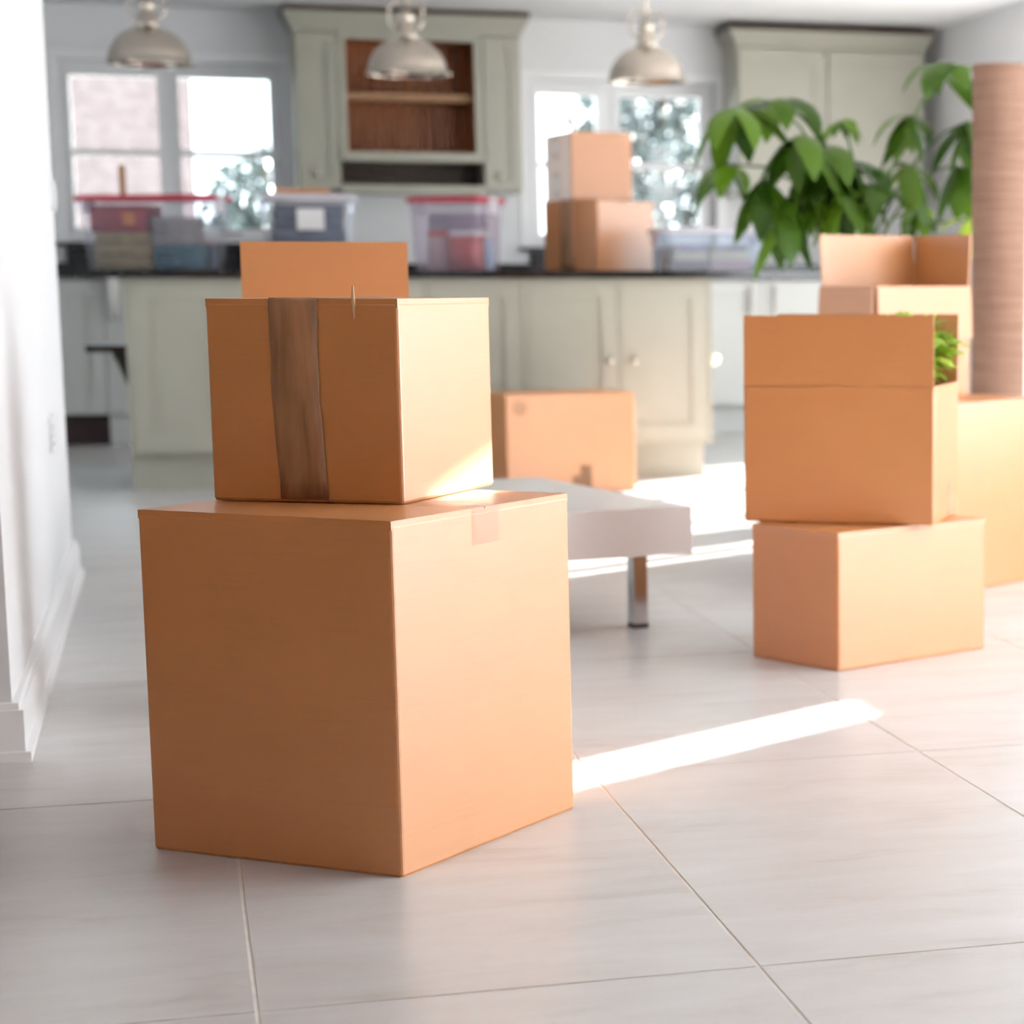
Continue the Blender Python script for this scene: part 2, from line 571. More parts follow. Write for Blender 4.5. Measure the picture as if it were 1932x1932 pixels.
def window(n, W, mull):
    r = bpy.data.objects.new('window_%d' % n, None)
    put(r)
    r['kind'] = 'structure'
    x0, x1, z0, z1 = W
    ya, yb = YB + 0.10, YB + 0.17
    f = 0.035
    obj('window_frame', B((x0, x0 + f, ya, yb, z0, z1), (x1 - f, x1, ya, yb, z0, z1), (x0 + f, x1 - f, ya, yb, z0, z0 + f), (x0 + f, x1 - f, ya, yb, z1 - f, z1),
                          (mull - .022, mull + .022, ya, yb, z0 + f, z1 - f)), M['trim'], r, bevel=0.004)
    obj('casing', B((x0 - .05, x0, YB - .012, YB, z0 - .02, z1 + .05), (x1, x1 + .05, YB - .012, YB, z0 - .02, z1 + .05), (x0, x1, YB - .012, YB, z1, z1 + .05)), M['trim'], r, bevel=0.003)
    obj('window_sill', B((x0 - .06, x1 + .06, YB - .04, ya, z0 - .022, z0)), M['granite'], r, bevel=0.003)
    for a, b in ((x0 + f, mull - .022), (mull + .022, x1 - f)):
        s = .045 if a > 0.2 or n == 2 else .022
        zz0, zz1 = z0 + f, z1 - f
        s2 = .045
        sh = obj('sash', B((a, a + s, ya - .012, yb - .01, zz0, zz1), (b - s2, b, ya - .012, yb - .01, zz0, zz1),
                           (a + s, b - s2, ya - .012, yb - .01, zz0, zz0 + s2), (a + s, b - s2, ya - .012, yb - .01, zz1 - s2, zz1)), M['trim'], r, bevel=0.003)
        zm = (zz0 + zz1) / 2 + 0.0
        obj('glazing_bar', B((a + s, b - s2, ya - .008, yb - .014, zm - .018, zm + .018)), M['trim'], sh)
        obj('pane', B((a + s, b - s2, ya + .02, ya + .026, zz0 + s2, zm - .018)), M['glass'], sh)
        obj('pane', B((a + s, b - s2, ya + .02, ya + .026, zm + .018, zz1 - s2)), M['glass'], sh)
        obj('window_stay', tube([((a + b) / 2 - .06, ya - .02, zz0 + .02), ((a + b) / 2 + .06, ya - .02, zz0 + .02)], .006, 6), M['nickel'], sh)
    return r


window(1, W1, 0.072)
window(2, W2, 2.53)

# glazed doors in the right wall (their mullions stripe the sun on the floor)
d1 = bpy.data.objects.new('door_1', None)
put(d1)
d1['kind'] = 'structure'
ys = [DR[0], DR[0] + .17, 10.0, 10.9, 11.75, DR[1]]
bm = bmesh.new()
for y in ys:
    bx(bm, XR + .06, XR + .12, y - .03, y + .03, 0, DR[3])
bx(bm, XR + .06, XR + .12, DR[0], DR[1], 0, .05)
bx(bm, XR + .06, XR + .12, DR[0], DR[1], DR[3] - .06, DR[3])
obj('door_frame', bm, M['trim'], d1)
struct('added_sun_awning', B((XR + .2, XR + 1.6, DR[0] - .3, DR[1] + .5, 2.04, 2.09)), M['trim'], bevel=.01)  # unseen awning, added to cut how far sun reaches over the floor
d2 = bpy.data.objects.new('door_2', None)
put(d2)
d2['kind'] = 'structure'
obj('door_frame', B((XL - .12, XL - .06, 8.6, 8.68, 0, 2.1), (XL - .12, XL - .06, 9.42, 9.5, 0, 2.1), (XL - .12, XL - .06, 8.6, 9.5, 2.03, 2.1)), M['trim'], d2)
# garden window frame and unseen blinds added on both windows to soften the sun
w3 = bpy.data.objects.new('window_3', None)
put(w3)
w3['kind'] = 'structure'
bm = bmesh.new()
for y in (GW[0] + .03, 2.3, GW[1] - .03):
    bx(bm, XR + .06, XR + .12, y - .03, y + .03, GW[2], GW[3])
bx(bm, XR + .06, XR + .12, GW[0], GW[1], GW[2], GW[2] + .06)
bx(bm, XR + .06, XR + .12, GW[0], GW[1], GW[3] - .06, GW[3])
obj('window_frame', bm, M['trim'], w3)
obj('added_diffuser_blind', B((XR + .02, XR + .024, GW[0] - .03, GW[1] + .03, GW[2] - .04, GW[3])), M['blind'], w3)
obj('added_blind_roller', tube([(XR + .022, GW[0] - .03, GW[3] - .02), (XR + .022, GW[1] + .03, GW[3] - .02)], .02, 10), M['trim'], w3)
w4 = bpy.data.objects.new('window_4', None)
put(w4)
w4['kind'] = 'structure'
obj('added_diffuser_blind', B((XR + .02, XR + .024, BW[0] - .02, 6.475, BW[2] - .05, BW[3])), M['blind'], w4)
obj('added_blind_roller', tube([(XR + .022, BW[0] - .02, BW[3] - .02), (XR + .022, 6.445, BW[3] - .02)], .02, 10), M['trim'], w4)


# ------------------------------------------------------------------ cardboard boxes
T = 0.005
TT = 0.003


def tape_strip(parent, pts, wdt, along, m, name='tape', seed=0, wrinkle=0.0):
    """packing tape laid along pts (polyline in box space), width direction `along`"""
    bm = bmesh.new()
    rnd = random.Random(seed)
    a = Vector(along)
    P = []
    pts = [Vector(p) for p in pts]
    for p, q in zip(pts, pts[1:]):
        n = max(2, int((q - p).length / 0.03))
        for k in range(n):
            P.append(p.lerp(q, k / n))
    P.append(pts[-1])
    rows = []
    for p in P:
        row = []
        for k in range(7):
            s = (k / 6 - .5) * wdt
            j = (rnd.random() - .5) * wrinkle
            row.append(bm.verts.new(p + a * (s + (j * 2 if k in (0, 6) else 0))))
        rows.append(row)
    for r0, r1 in zip(rows, rows[1:]):
        for k in range(6):
            bm.faces.new((r0[k], r0[k + 1], r1[k + 1], r1[k]))
    bmesh.ops.recalc_face_normals(bm, faces=bm.faces)
    o = obj(name, bm, m, parent, smooth=True)
    s = o.modifiers.new('film', 'SOLIDIFY')
    s.thickness = 0.0006
    s.offset = 0
    return o


def box_root(label, near, phi, r, l, z0, name='cardboard_box', cat='cardboard box', group='cardboard moving boxes'):
    """root at the base centre; local x runs along the right-hand face (length r), local y along the left-hand face (l).
    the -y side is the right-hand face, the -x side the left-hand face."""
    a = R(phi)
    cx = near[0] + (r * math.cos(a) - l * math.sin(a)) / 2
    cy = near[1] + (r * math.sin(a) + l * math.cos(a)) / 2
    return thing(name, label, cat, (cx, cy, z0), a, group)


def shell(r, l, h, closed):
    """four walls and a floor of corrugated board with rounded upright corners"""
    bm = bmesh.new()
    X, Yv = r / 2, l / 2
    c = 0.006

    def ring(x, y, z, cc):
        out = []
        for sx, sy in ((1, 1), (-1, 1), (-1, -1), (1, -1)):
            for k in range(4):
                ang = math.atan2(sy, sx) - math.pi / 4 + k / 3 * math.pi / 2
                out.append(bm.verts.new((sx * (x - cc) + cc * math.cos(ang), sy * (y - cc) + cc * math.sin(ang), z)))
        return out
    rings = [ring(X - .002, Yv - .002, 0, c), ring(X, Yv, .004, c), ring(X, Yv, h - .004, c), ring(X - (.0015 if closed else 0), Yv - (.0015 if closed else 0), h, c if closed else .004)]
    n = 16
    for a, b in zip(rings, rings[1:]):
        for i in range(n):
            bm.faces.new((a[i], a[(i + 1) % n], b[(i + 1) % n], b[i]))
    bm.faces.new(rings[0][::-1])
    if closed:
        bm.faces.new(rings[-1])
    else:
        t1 = ring(X - T, Yv - T, h, .002)
        t2 = ring(X - T, Yv - T, T, .002)
        for a, b in ((rings[-1], t1), (t1, t2)):
            for i in range(n):
                bm.faces.new((a[i], a[(i + 1) % n], b[(i + 1) % n], b[i]))
        bm.faces.new(t2)
    return bm


def flap(parent, side, r, l, h, length, ang, name='flap', inset=0.002, label=None):
    """a flap hinged on one rim; ang 0 = upright, 90 = flat outwards, 180 = hanging down outside, -90 = folded flat inwards"""
    wdt = (l if side in ('-x', '+x') else r) - 2 * inset
    bm = B((-wdt / 2, wdt / 2, -T / 2, T / 2, -.003 if abs(ang) < 10 else 0, length))
    o = obj(name, bm, M['card'], parent)
    # local frame: x along hinge, y outward, z up the flap
    rz = {'-y': 180, '+y': 0, '-x': 90, '+x': -90}[side]
    off = {'-y': (0, -l / 2 + T / 2, h), '+y': (0, l / 2 - T / 2, h), '-x': (-r / 2 + T / 2, 0, h), '+x': (r / 2 - T / 2, 0, h)}[side]
    mz = Matrix.Rotation(R(rz), 4, 'Z')
    out = mz @ Vector((0, 1, 0))
    off = Vector(off)
    if ang > 100:
        off += out * (T + .002) + Vector((0, 0, -.001))
    o.matrix_local = Matrix.Translation(off) @ mz @ Matrix.Rotation(-R(ang), 4, 'X')
    if label:
        o['label'] = label
    return o


def closed_box(label, near, phi, r, l, h, z0=0.0, seam='y', gap=0.003, lift=(0, 0), **k):
    """taped-shut carton: walls, inner flaps under, two outer flaps meeting at the seam"""
    root = box_root(label, near, phi, r, l, z0, **k)
    hb = h - 2 * TT
    obj('box_body', shell(r, l, hb, True), M['card'], root, smooth=False)
    X, Yv = r / 2 - .001, l / 2 - .001
    if seam == 'y':
        a = (-X, -gap / 2, -Yv, Yv)
        b = (gap / 2, X, -Yv, Yv)
        inner = ((-X, X, -Yv, -Yv + r * .4), (-X, X, Yv - r * .4, Yv))
    else:
        a = (-X, X, -Yv, -gap / 2)
        b = (-X, X, gap / 2, Yv)
        inner = ((-X, -X + l * .4, -Yv, Yv), (X - l * .4, X, -Yv, Yv))
    P = .0003
    for i in inner:
        bmi = B((*[v * .995 for v in i], hb, hb + TT))
        if seam == 'y':
            e = -Yv - P if i[2] < 0 and abs(i[2]) > abs(i[3]) else Yv + P - TT
            bx(bmi, i[0], i[1], e, e + TT, hb - .007, hb + TT)
        else:
            e = -X - P if i[0] < 0 and abs(i[0]) > abs(i[1]) else X + P - TT
            bx(bmi, e, e + TT, i[2], i[3], hb - .007, hb + TT)
        obj('inner_flap', bmi, M['card'], root)
    for i, n in zip((a, b), range(2)):
        bmf = B((*i, hb + TT, hb + 2 * TT))
        if seam == 'y':
            e = i[0] - P if n == 0 else i[1] + P - TT
            bx(bmf, e, e + TT, i[2], i[3], hb - .007, hb + 2 * TT)
        else:
            e = i[2] - P if n == 0 else i[3] + P - TT
            bx(bmf, i[0], i[1], e, e + TT, hb - .007, hb + 2 * TT)
        obj('flap', bmf, M['card'], root)
    return root


# --- the big box in front and the taped box on it
t = closed_box('largest cardboard box, on the floor in front, carrying the box with brown tape', (0.288, 3.264), 49.8, 0.485, 0.450, 0.517, seam='y')
rr, ll, hh = 0.485, 0.450, 0.517
o = tape_strip(t, [(0, ll / 2 - .02, hh + .0012), (0, -ll / 2 + .001, hh + .0012), (0, -ll / 2 - .0016, hh - .004), (0, -ll / 2 - .0018, hh - .055)], .07, (1, 0, 0), M['whitetape'], seed=3, wrinkle=.004)
o['label'] = 'clear glossy tape over the lid seam'

rr, ll, hh = 0.358, 0.316, 0.308
t = closed_box('cardboard box with a wide brown tape strip down its front, on the largest box', (0.330, 3.508), 60.2, rr, ll, hh, 0.5185, seam='x')
bm = bmesh.new()
o = tape_strip(t, [(rr / 2 - .02, .012, hh + .0012), (-rr / 2 + .001, .012, hh + .0012), (-rr / 2 - .0016, .012, hh - .004), (-rr / 2 - .0019, .012, hh * .5), (-rr / 2 - .0019, .003, .004)], .079, (0, 1, 0), M['tapebrown'], seed=5, wrinkle=.001)
o['label'] = 'creased brown packing tape'
bm = tube([(-rr / 2 - .0015, -.088, hh - .03), (-rr / 2 - .003, -.088, hh - .005), (-rr / 2 - .002, -.088, hh + .02)], [.0008, .0035, .0012], 6)
obj('torn_paper_strip', bm, M['torn'], t)

# --- tall open box hidden behind the pair, one flap showing
rr, ll, hh = .318, .30, .752
t = box_root('open cardboard box behind the taped box, only its raised front flap showing', (0.138, 4.60), -3, rr, ll, 0)
obj('box_body', shell(rr, ll, hh, False), M['card'], t)
flap(t, '-y', rr, ll, hh, .178, 2)
flap(t, '+y', rr, ll, hh, .14, 176)
flap(t, '-x', rr, ll, hh, .14, 176)
flap(t, '+x', rr, ll, hh, .14, 176)

# --- pair on the right
t = closed_box('low wide cardboard box on the floor at right, under the box with the fern', (1.385, 4.791), 26.7, .473, .290, .309, seam='x', gap=.004)
rr, ll, hh = .300, .444, .312
t = box_root('open cardboard box with a raised square front flap and a fern inside', (1.632, 4.862), 60.5, rr, ll, .3105)
obj('box_body', shell(rr, ll, hh, False), M['card'], t)
flap(t, '-x', rr, ll, hh, .157, 0)
flap(t, '+x', rr, ll, hh, .157, 3)
flap(t, '-y', rr, ll, hh, .14, -172)
flap(t, '+y', rr, ll, hh, .14, -172)
o = tape_strip(t, [(.03, -ll / 2 - .0018, .004), (.03, -ll / 2 - .0018, .085)], .05, (1, 0, 0), M['whitetape'], seed=9, wrinkle=.003)

FERN = t
# --- big box at the far right with the wide open box on it
t = closed_box('large cardboard box at the right edge, behind the stacked pair, lid slightly gaping', (1.955, 5.862), 36.96, .62, .60, .527, seam='x', gap=.03)
rr, ll, hh = .345, .262, .318
t = box_root('open cardboard box with two tall flaps up, on the large box at right', (1.905, 6.20), 20, rr, ll, .5272)
obj('box_body', shell(rr, ll, hh, False), M['card'], t)
flap(t, '+y', rr, ll, hh, .148, 4)
flap(t, '+x', rr, ll, hh, .148, 3)
flap(t, '-y', rr, ll, hh, .148, 177)
flap(t, '-x', rr, ll, hh, .148, 176)

# --- box standing before the island
rr, ll, hh = .57, .36, .412
t = closed_box('cardboard box with printed marks, on the floor against the island doors', (1.285, 9.25), 14, rr, ll, hh, seam='x')
f = -ll / 2 - .0015
bm = bmesh.new()
for k in range(24):
    a0, a1 = k * math.pi / 12, (k + 1) * math.pi / 12
    q = []
    for rad in (.026, .021):
        for a in (a0, a1):
            q.append((-.225 + rad * math.cos(a), .355 + rad * math.sin(a)))
    vs = [bm.verts.new((p[0], f, p[1])) for p in (q[0], q[1], q[3], q[2])]
    bm.faces.new(vs)
for k in range(3):
    a = k * 2 * math.pi / 3 + .5
    c = (-.225 + .010 * math.cos(a), .355 + .010 * math.sin(a))
    vs = [bm.verts.new((c[0] + .008 * math.cos(a + d), f, c[1] + .008 * math.sin(a + d))) for d in (0, 2.1, 4.2)]
    bm.faces.new(vs)
obj('printed_mark', bm, M['ink'], t)['label'] = 'round printed symbol'
obj('printed_mark', B((.035, .085, f, f + .001, .015, .118), (0.0, .035, f, f + .001, .015, .075)), M['ink'], t)['label'] = 'dark printed block symbol'

# --- two boxes on the island
t = closed_box('lower cardboard box of the pair on the island worktop, pale side to the right', (1.857, 10.27), 40, .40, .316, .315, .912, seam='x')
tape_strip(t, [(0.0, 0.02, .3165), (-.40 / 2, 0.02, .3165), (-.40 / 2 - .0018, .02, .31), (-.40 / 2 - .0018, .02, .004)], .075, (0, 1, 0), M['tapebrown'], seed=11)
t = closed_box('smaller cardboard box topmost on the island worktop, before the right window', (1.756, 10.34), 8,   .285, .40, .30, 1.2290, seam='x')
for za, zb in ((.295, .19), (.13, .02)):
    tape_strip(t, [(-.285 / 2 - .0018, .03, za), (-.285 / 2 - .0018, .03, zb)], .10, (0, 1, 0), M['whitetape'], seed=12)

# ------------------------------------------------------------------ coffee table
t = thing('coffee_table', 'low white lacquered coffee table with chrome legs behind the largest box', 'table', (1.211, 5.483, 0), R(13))
obj('table_top', B((-.78, 0, 0, 1.0, .194, .310)), M['gloss'], t, bevel=0.004)
for x, y in ((-.095, .12), (-.66, .12), (-.095, .88), (-.66, .88)):
    lg = obj('leg', B((x - .018, x - .006, y - .02, y + .02, .012, .194), (x + .006, x + .018, y - .02, y + .02, .012, .194), (x - .006, x + .006, y - .02, y - .012, .012, .194)), M['chrome'], t, bevel=0.001, seg=1)
    obj('foot', B((x - .019, x + .019, y - .021, y + .021, 0, .012)), M['dark'], lg)
obj('under_frame', B((-.70, -.06, .10, .90, .180, .194)), M['gloss'], t)


# ------------------------------------------------------------------ kitchen cabinets
def door_bm(x0, x1, z0, z1, y, d=.022, st=.075):
    """shaker door: frame rails and stiles round a recessed panel; front face at y"""
    bm = bmesh.new()
    bx(bm, x0, x0 + st, y, y + d, z0, z1)
    bx(bm, x1 - st, x1, y, y + d, z0, z1)
    bx(bm, x0 + st, x1 - st, y, y + d, z0, z0 + st)
    bx(bm, x0 + st, x1 - st, y, y + d, z1 - st, z1)
    bx(bm, x0 + st, x1 - st, y + .010, y + d, z0 + st, z1 - st)
    return bm


def knob(parent, x, y, z, m='nickel'):
    bm = lathe([(0.0, .030), (.012, .029), (.017, .022), (.016, .015), (.008, .010), (.007, 0), (0, 0)], 14)
    o = obj('knob', bm, M[m], parent, smooth=True)
    o.matrix_local = Matrix.Translation((x, y, z)) @ Matrix.Rotation(R(90), 4, 'X')
    return o


IY = 9.97
IX = [-0.165 + .8233 * k for k in range(4)]
il = ['left island cabinet in sage green, its doors mostly hidden by the front boxes',
      'middle island cabinet in sage green behind the box with printed marks',
      'right island cabinet in sage green with two pale knobs side by side']
for k in range(3):
    x0, x1 = IX[k], IX[k + 1]
    t = thing('island_cabinet', il[k], 'cabinet', ((x0 + x1) / 2, 10.5, 0), 0, 'island cabinets')
    w2 = (x1 - x0) / 2
    obj('carcass', B((-w2 + .001, w2 - .001, IY - 10.5 + .026, .53, .152, .879)), M['sage'], t)
    obj('plinth', B((-w2 + .001, w2 - (.03 if k == 2 else .001), IY - 10.5 + .055, .50, 0, .152)), M['sage'], t)
    for s in (0, 1):
        a, b = (-w2 + .018, -.008) if s == 0 else (.008, w2 - .018)
        d = obj('door', door_bm(a, b, .165, .868, IY - 10.5 + .003), M['sage'], t, bevel=.002, seg=1)
        knob(d, (b - .04) if s == 0 else (a + .05), IY - 10.5 + .003, .52)
    obj('face_frame', B((-w2 + .001, -w2 + .016, IY - 10.5, IY - 10.5 + .026, .152, .879), (w2 - .016, w2 - .001, IY - 10.5, IY - 10.5 + .026, .152, .879), (-.006, .006, IY - 10.5, IY - 10.5 + .026, .152, .879),
                        (-w2 + .016, w2 - .016, IY - 10.5 + .004, IY - 10.5 + .026, .152, .163), (-w2 + .016, w2 - .016, IY - 10.5 + .004, IY - 10.5 + .026, .870, .879)), M['sage'], t)
bm = lathe([(0, .062), (.016, .058), (.024, .044), (.026, .036), (.022, .020), (.010, .010), (.012, 0), (0, 0)], 16)
o = obj('hook', bm, M['copper'], t, smooth=True)
o['label'] = 'small pale copper ball hook on the end panel'
o.matrix_local = Matrix.Translation((w2, -.40, .517)) @ Matrix.Rotation(R(90), 4, 'Y')
t = tag(obj('island_worktop', B((-.50, 2.80, 9.935, 11.15, .880, .911)), M['granite'], bevel=.004), 'long black granite worktop on the island, overhanging both ends', 'worktop')
t.name = 'island_worktop'
# back run
BY = 12.92
hid = 'sage grey base cabinet of the back run, wholly behind the island'
bl = {-1.517: 'base cabinet of the back run standing behind the near left wall',
      -.917: 'base cabinet with a dark recessed plinth at the far left, beyond the bar stool',
      -.317: 'base cabinet with a white tea towel on its door, left of the island',
      2.683: 'pale base cabinet right of the island with its handle near the right edge',
      3.283: 'pale base cabinet behind the hanging plant leaves, handle near its left edge',
      3.883: 'pale base cabinet in the right back corner, behind the open box'}
for k in range(10):
    x0 = -1.517 + .6 * k
    x1 = min(x0 + .6, XR - .001)
    key = round(x0, 3)
    t = thing('base_cabinet', bl.get(key, hid), 'cabinet', ((x0 + x1) / 2, 13.2, 0), 0, 'base cabinets of the back run')
    hw = (x1 - x0) / 2
    y = BY - 13.2
    obj('carcass', B((-hw + .001, hw - .001, y + .024, .298, .165, .879)), M['palegrey'], t)
    obj('plinth', B((-hw + .001, hw - .001, y + (.09 if k != 2 else .03), .25, 0, .165)), M['dark'] if key == -.917 else M['palegrey'], t)
    d = obj('door', door_bm(-hw + .003, hw - .003, .17, .876, y), M['palegrey'], t, bevel=.002, seg=1)
    hx = hw - .075 if k % 2 == 1 and k != 1 else -hw + .065
    hb = obj('handle', tube([(hx, y, .70), (hx, y - .03, .70), (hx, y - .03, .84), (hx, y, .84)], .007, 8), M['nickel'], d)
t = thing('back_worktop', 'black granite worktop along the back wall under both windows', 'worktop', (1.5, 13.2, 0))
obj('slab', B((-3.02, 2.955, BY - 13.2 - .02, .298, .880, .911)), M['granite'], t, bevel=.004)
obj('upstand', B((-3.02, 2.955, .278, .298, .911, .975)), M['granite'], t, bevel=.002)
obj('sill_panel', B((W1[0] - 1.5, W1[1] - 1.5, .276, .298, .975, W1[2] - .024)), M['granite'], t)
obj('sill_panel', B((W2[0] - 1.5, W2[1] - 1.5, .276, .298, .975, W2[2] - .024)), M['granite'], t)

# tea towel on the cabinet left of the island
t = thing('tea_towel', 'white tea towel hanging beside the left end of the island', 'towel', (-.262, 12.855, .67))
bm = bmesh.new()
rows = []
for k in range(9):
    x = -.028 + .056 * k / 8
    dy = .006 * math.sin(k * 1.6)
    rows.append([bm.verts.new((x, dy, 0)), bm.verts.new((x, dy * .7, .12)), bm.verts.new((x, 0.0, .215)), bm.verts.new((x, .02, .222)), bm.verts.new((x, .032, .20)), bm.verts.new((x, .034 + dy * .3, .06))])
for a, b in zip(rows, rows[1:]):
    for k in range(5):
        bm.faces.new((a[k], b[k], b[k + 1], a[k + 1]))
o = obj('cloth', bm, M['whitecloth'], t, smooth=True)
o.modifiers.new('s', 'SOLIDIFY').thickness = .004
obj('towel_rail', tube([(-.05, .060, .205), (-.05, .012, .205), (.05, .012, .205), (.05, .060, .205)], .005, 8), M['nickel'], t)

# bar stool behind the island's left end
t = thing('bar_stool', 'dark wooden stool half hidden behind the left end of the island', 'stool', (-.20, 11.50, 0))
obj('seat', B((-.17, .17, -.16, .16, .540, .572)), M['dark'], t, bevel=.008)
obj('pedestal', lathe([(0, .54), (.108, .54), (.103, .515), (.084, .48), (.064, .43), (.046, .385), (.027, .35), (.024, .10), (.026, .03), (.034, .012), (.034, 0), (0, 0)], 18, ctr=(.05, 0, 0)), M['darkgreen'], t, smooth=True)


def cornice(parent, x0, x1, yf, z0, z1, cap=True):
    steps = 4
    bm = bmesh.new()
    for k in range(steps):
        e = .045 * ((k + 1) / steps) ** 1.4
        bx(bm, x0 - e, x1 + e, yf - e, YB - .001, z0 + (z1 - z0) * k / steps, z0 + (z1 - z0) * (k + 1) / steps)
    obj('cornice', bm, M['sage'], parent, bevel=.003, seg=1)
    if cap:
        obj('cornice_shadow_strip', B((x0 - .05, x1 + .05, yf - .05, YB - .001, z1, z1 + .026)), M['brownshade'], parent, bevel=.006)  # dark board standing in for the shadow gap under the ceiling


# dresser-style wall cabinet
t = thing('dresser_cabinet', 'sage wall cabinet with an open wooden shelf recess between narrow doors', 'cabinet')
yf, yb2 = 13.15, YB - .001
x0, x1 = .722, 1.958
obj('carcass', B((x0, .957, yf + .022, yb2, 1.375, 2.225), (1.742, x1, yf + .022, yb2, 1.375, 2.225), (.957, 1.742, yf + .05, yb2, 2.205, 2.225),
                 (.957, .999, yf, yb2, 1.58, 2.225), (1.70, 1.742, yf, yb2, 1.58, 2.225), (.999, 1.70, yf, yf + .05, 2.19, 2.225)), M['sage'], t)
obj('rail', B((.957, 1.742, yf - .015, yb2, 1.532, 1.580)), M['sage'], t, bevel=.004)
obj('bottom_rail', B((.957, 1.742, yf, yb2, 1.360, 1.402)), M['sage'], t, bevel=.003)
obj('niche_back', B((.957, 1.742, yb2 - .06, yb2, 1.402, 1.532)), M['brownshade'], t)
np_ = 11
pw = (1.70 - .999) / np_
for k in range(np_):
    obj('back_board', B((.999 + k * pw + .0015, .999 + (k + 1) * pw - .0015, yb2 - .035, yb2 - .02, 1.58, 2.205)), M['oak'], t, bevel=.003, seg=1)
obj('lining', B((.999, 1.003, yf + .02, yb2 - .02, 1.58, 2.205), (1.696, 1.70, yf + .02, yb2 - .02, 1.58, 2.205), (1.003, 1.696, yf + .05, yb2 - .02, 2.197, 2.205), (1.003, 1.696, yf + .02, yb2 - .035, 1.580, 1.584)), M['oak'], t)
obj('shelf', B((1.004, 1.695, yf + .06, yb2 - .036, 1.868, 1.905)), M['tanwood'], t, bevel=.003)
for a, b, kx in ((x0 + .012, .950, .93), (1.750, x1 - .012, 1.835)):
    d = obj('door', door_bm(a, b, 1.385, 2.215, yf, st=.05), M['sage'], t, bevel=.002, seg=1)
    knob(d, kx - (.10 if a < 1 else 0), yf, 1.455)
cornice(t, x0, x1, yf, 2.225, 2.327)

t = thing('wall_cabinet', 'tall sage two-door wall cabinet in the right back corner behind the plant', 'cabinet')
x0, x1 = 3.206, 4.345
obj('carcass', B((x0, x1, yf + .022, yb2, 1.365, 2.215)), M['sage'], t)
xm = 3.748
for a, b in ((x0 + .012, xm - .006), (xm + .006, x1 - .012)):
    d = obj('door', door_bm(a, b, 1.375, 2.205, yf), M['sage'], t, bevel=.002, seg=1)
    knob(d, b - .04 if a < xm - .1 else a + .04, yf, 1.44)
cornice(t, x0, x1, yf, 2.215, 2.305)

# ------------------------------------------------------------------ pendants
pl = ['leftmost of the three nickel dome pendants, before the left window',
      'middle nickel dome pendant, hanging before the open shelf recess',
      'rightmost nickel dome pendant, hanging before the right window']
t = thing('pendant_lamp', pl[0], 'pendant lamp', (-.022, 10.55, 1.80), 0, 'dome pendants over the island')
prof = []
for k in range(13):
    a = k / 12 * math.pi / 2
    prof.append((.172 * math.cos(a), .150 * math.sin(a)))
prof = [(.177, -.010), (.177, 0)] + prof[0:11] + [(.045, .148)]
inner = [(max(.03, r - .004), z - .004) for r, z in prof[::-1]]
obj('shade', lathe(prof + inner, 40), M['nickel'], t, smooth=True)
obj('neck', lathe([(0, .262), (.022, .262), (.026, .254), (.036, .248), (.038, .226), (.030, .221), (.036, .213), (.036, .174), (.046, .164), (.052, .146), (.03, .140)], 24), M['nickel'], t, smooth=True)
bm = bmesh.new()
pts = []
for k in range(25):
    a = 2 * math.pi * k / 24
    ca, sa = math.cos(a), math.sin(a)
    pts.append((.075 * (abs(ca) ** .6) * (1 if ca >= 0 else -1), 0, .242 + .060 * (abs(sa) ** .6) * (1 if sa >= 0 else -1)))
obj('yoke', tube(pts, .006, 8), M['nickel'], t, smooth=True)
obj('rod', tube([(0, 0, .24), (0, 0, HC - 1.80 - .02)], .007, 10), M['nickel'], t, smooth=True)
obj('ceiling_rose', lathe([(0, .56), (.055, .56), (.055, .548), (.03, .535), (0, .535)], 24), M['nickel'], t, smooth=True)
for k in range(3):
    a = k * 2 * math.pi / 3 + .1
    c = lathe([(0, -.012), (.009, -.008), (.011, 0), (.009, .008), (0, .012)], 10, ctr=(.184 * math.cos(a), .184 * math.sin(a), -.004))
    obj('thumb_screw', c, M['nickel'], t, smooth=True)
obj('bulb', lathe([(0, .012), (.02, .018), (.03, .04), (.024, .07), (.013, .09), (.013, .12), (0, .12)], 16), M['bulb'], t, smooth=True)
for k, x in ((1, 1.069), (2, 2.148)):
    c = copy_tree(t)
    c.location = (x, 10.55, 1.787 if k == 1 else 1.782)
    c['label'] = pl[k]
    for ch in c.children:
        if ch.name.split('.')[0] in ('rod', 'ceiling_rose'):
            ch.location.z += 1.80 - c.location.z


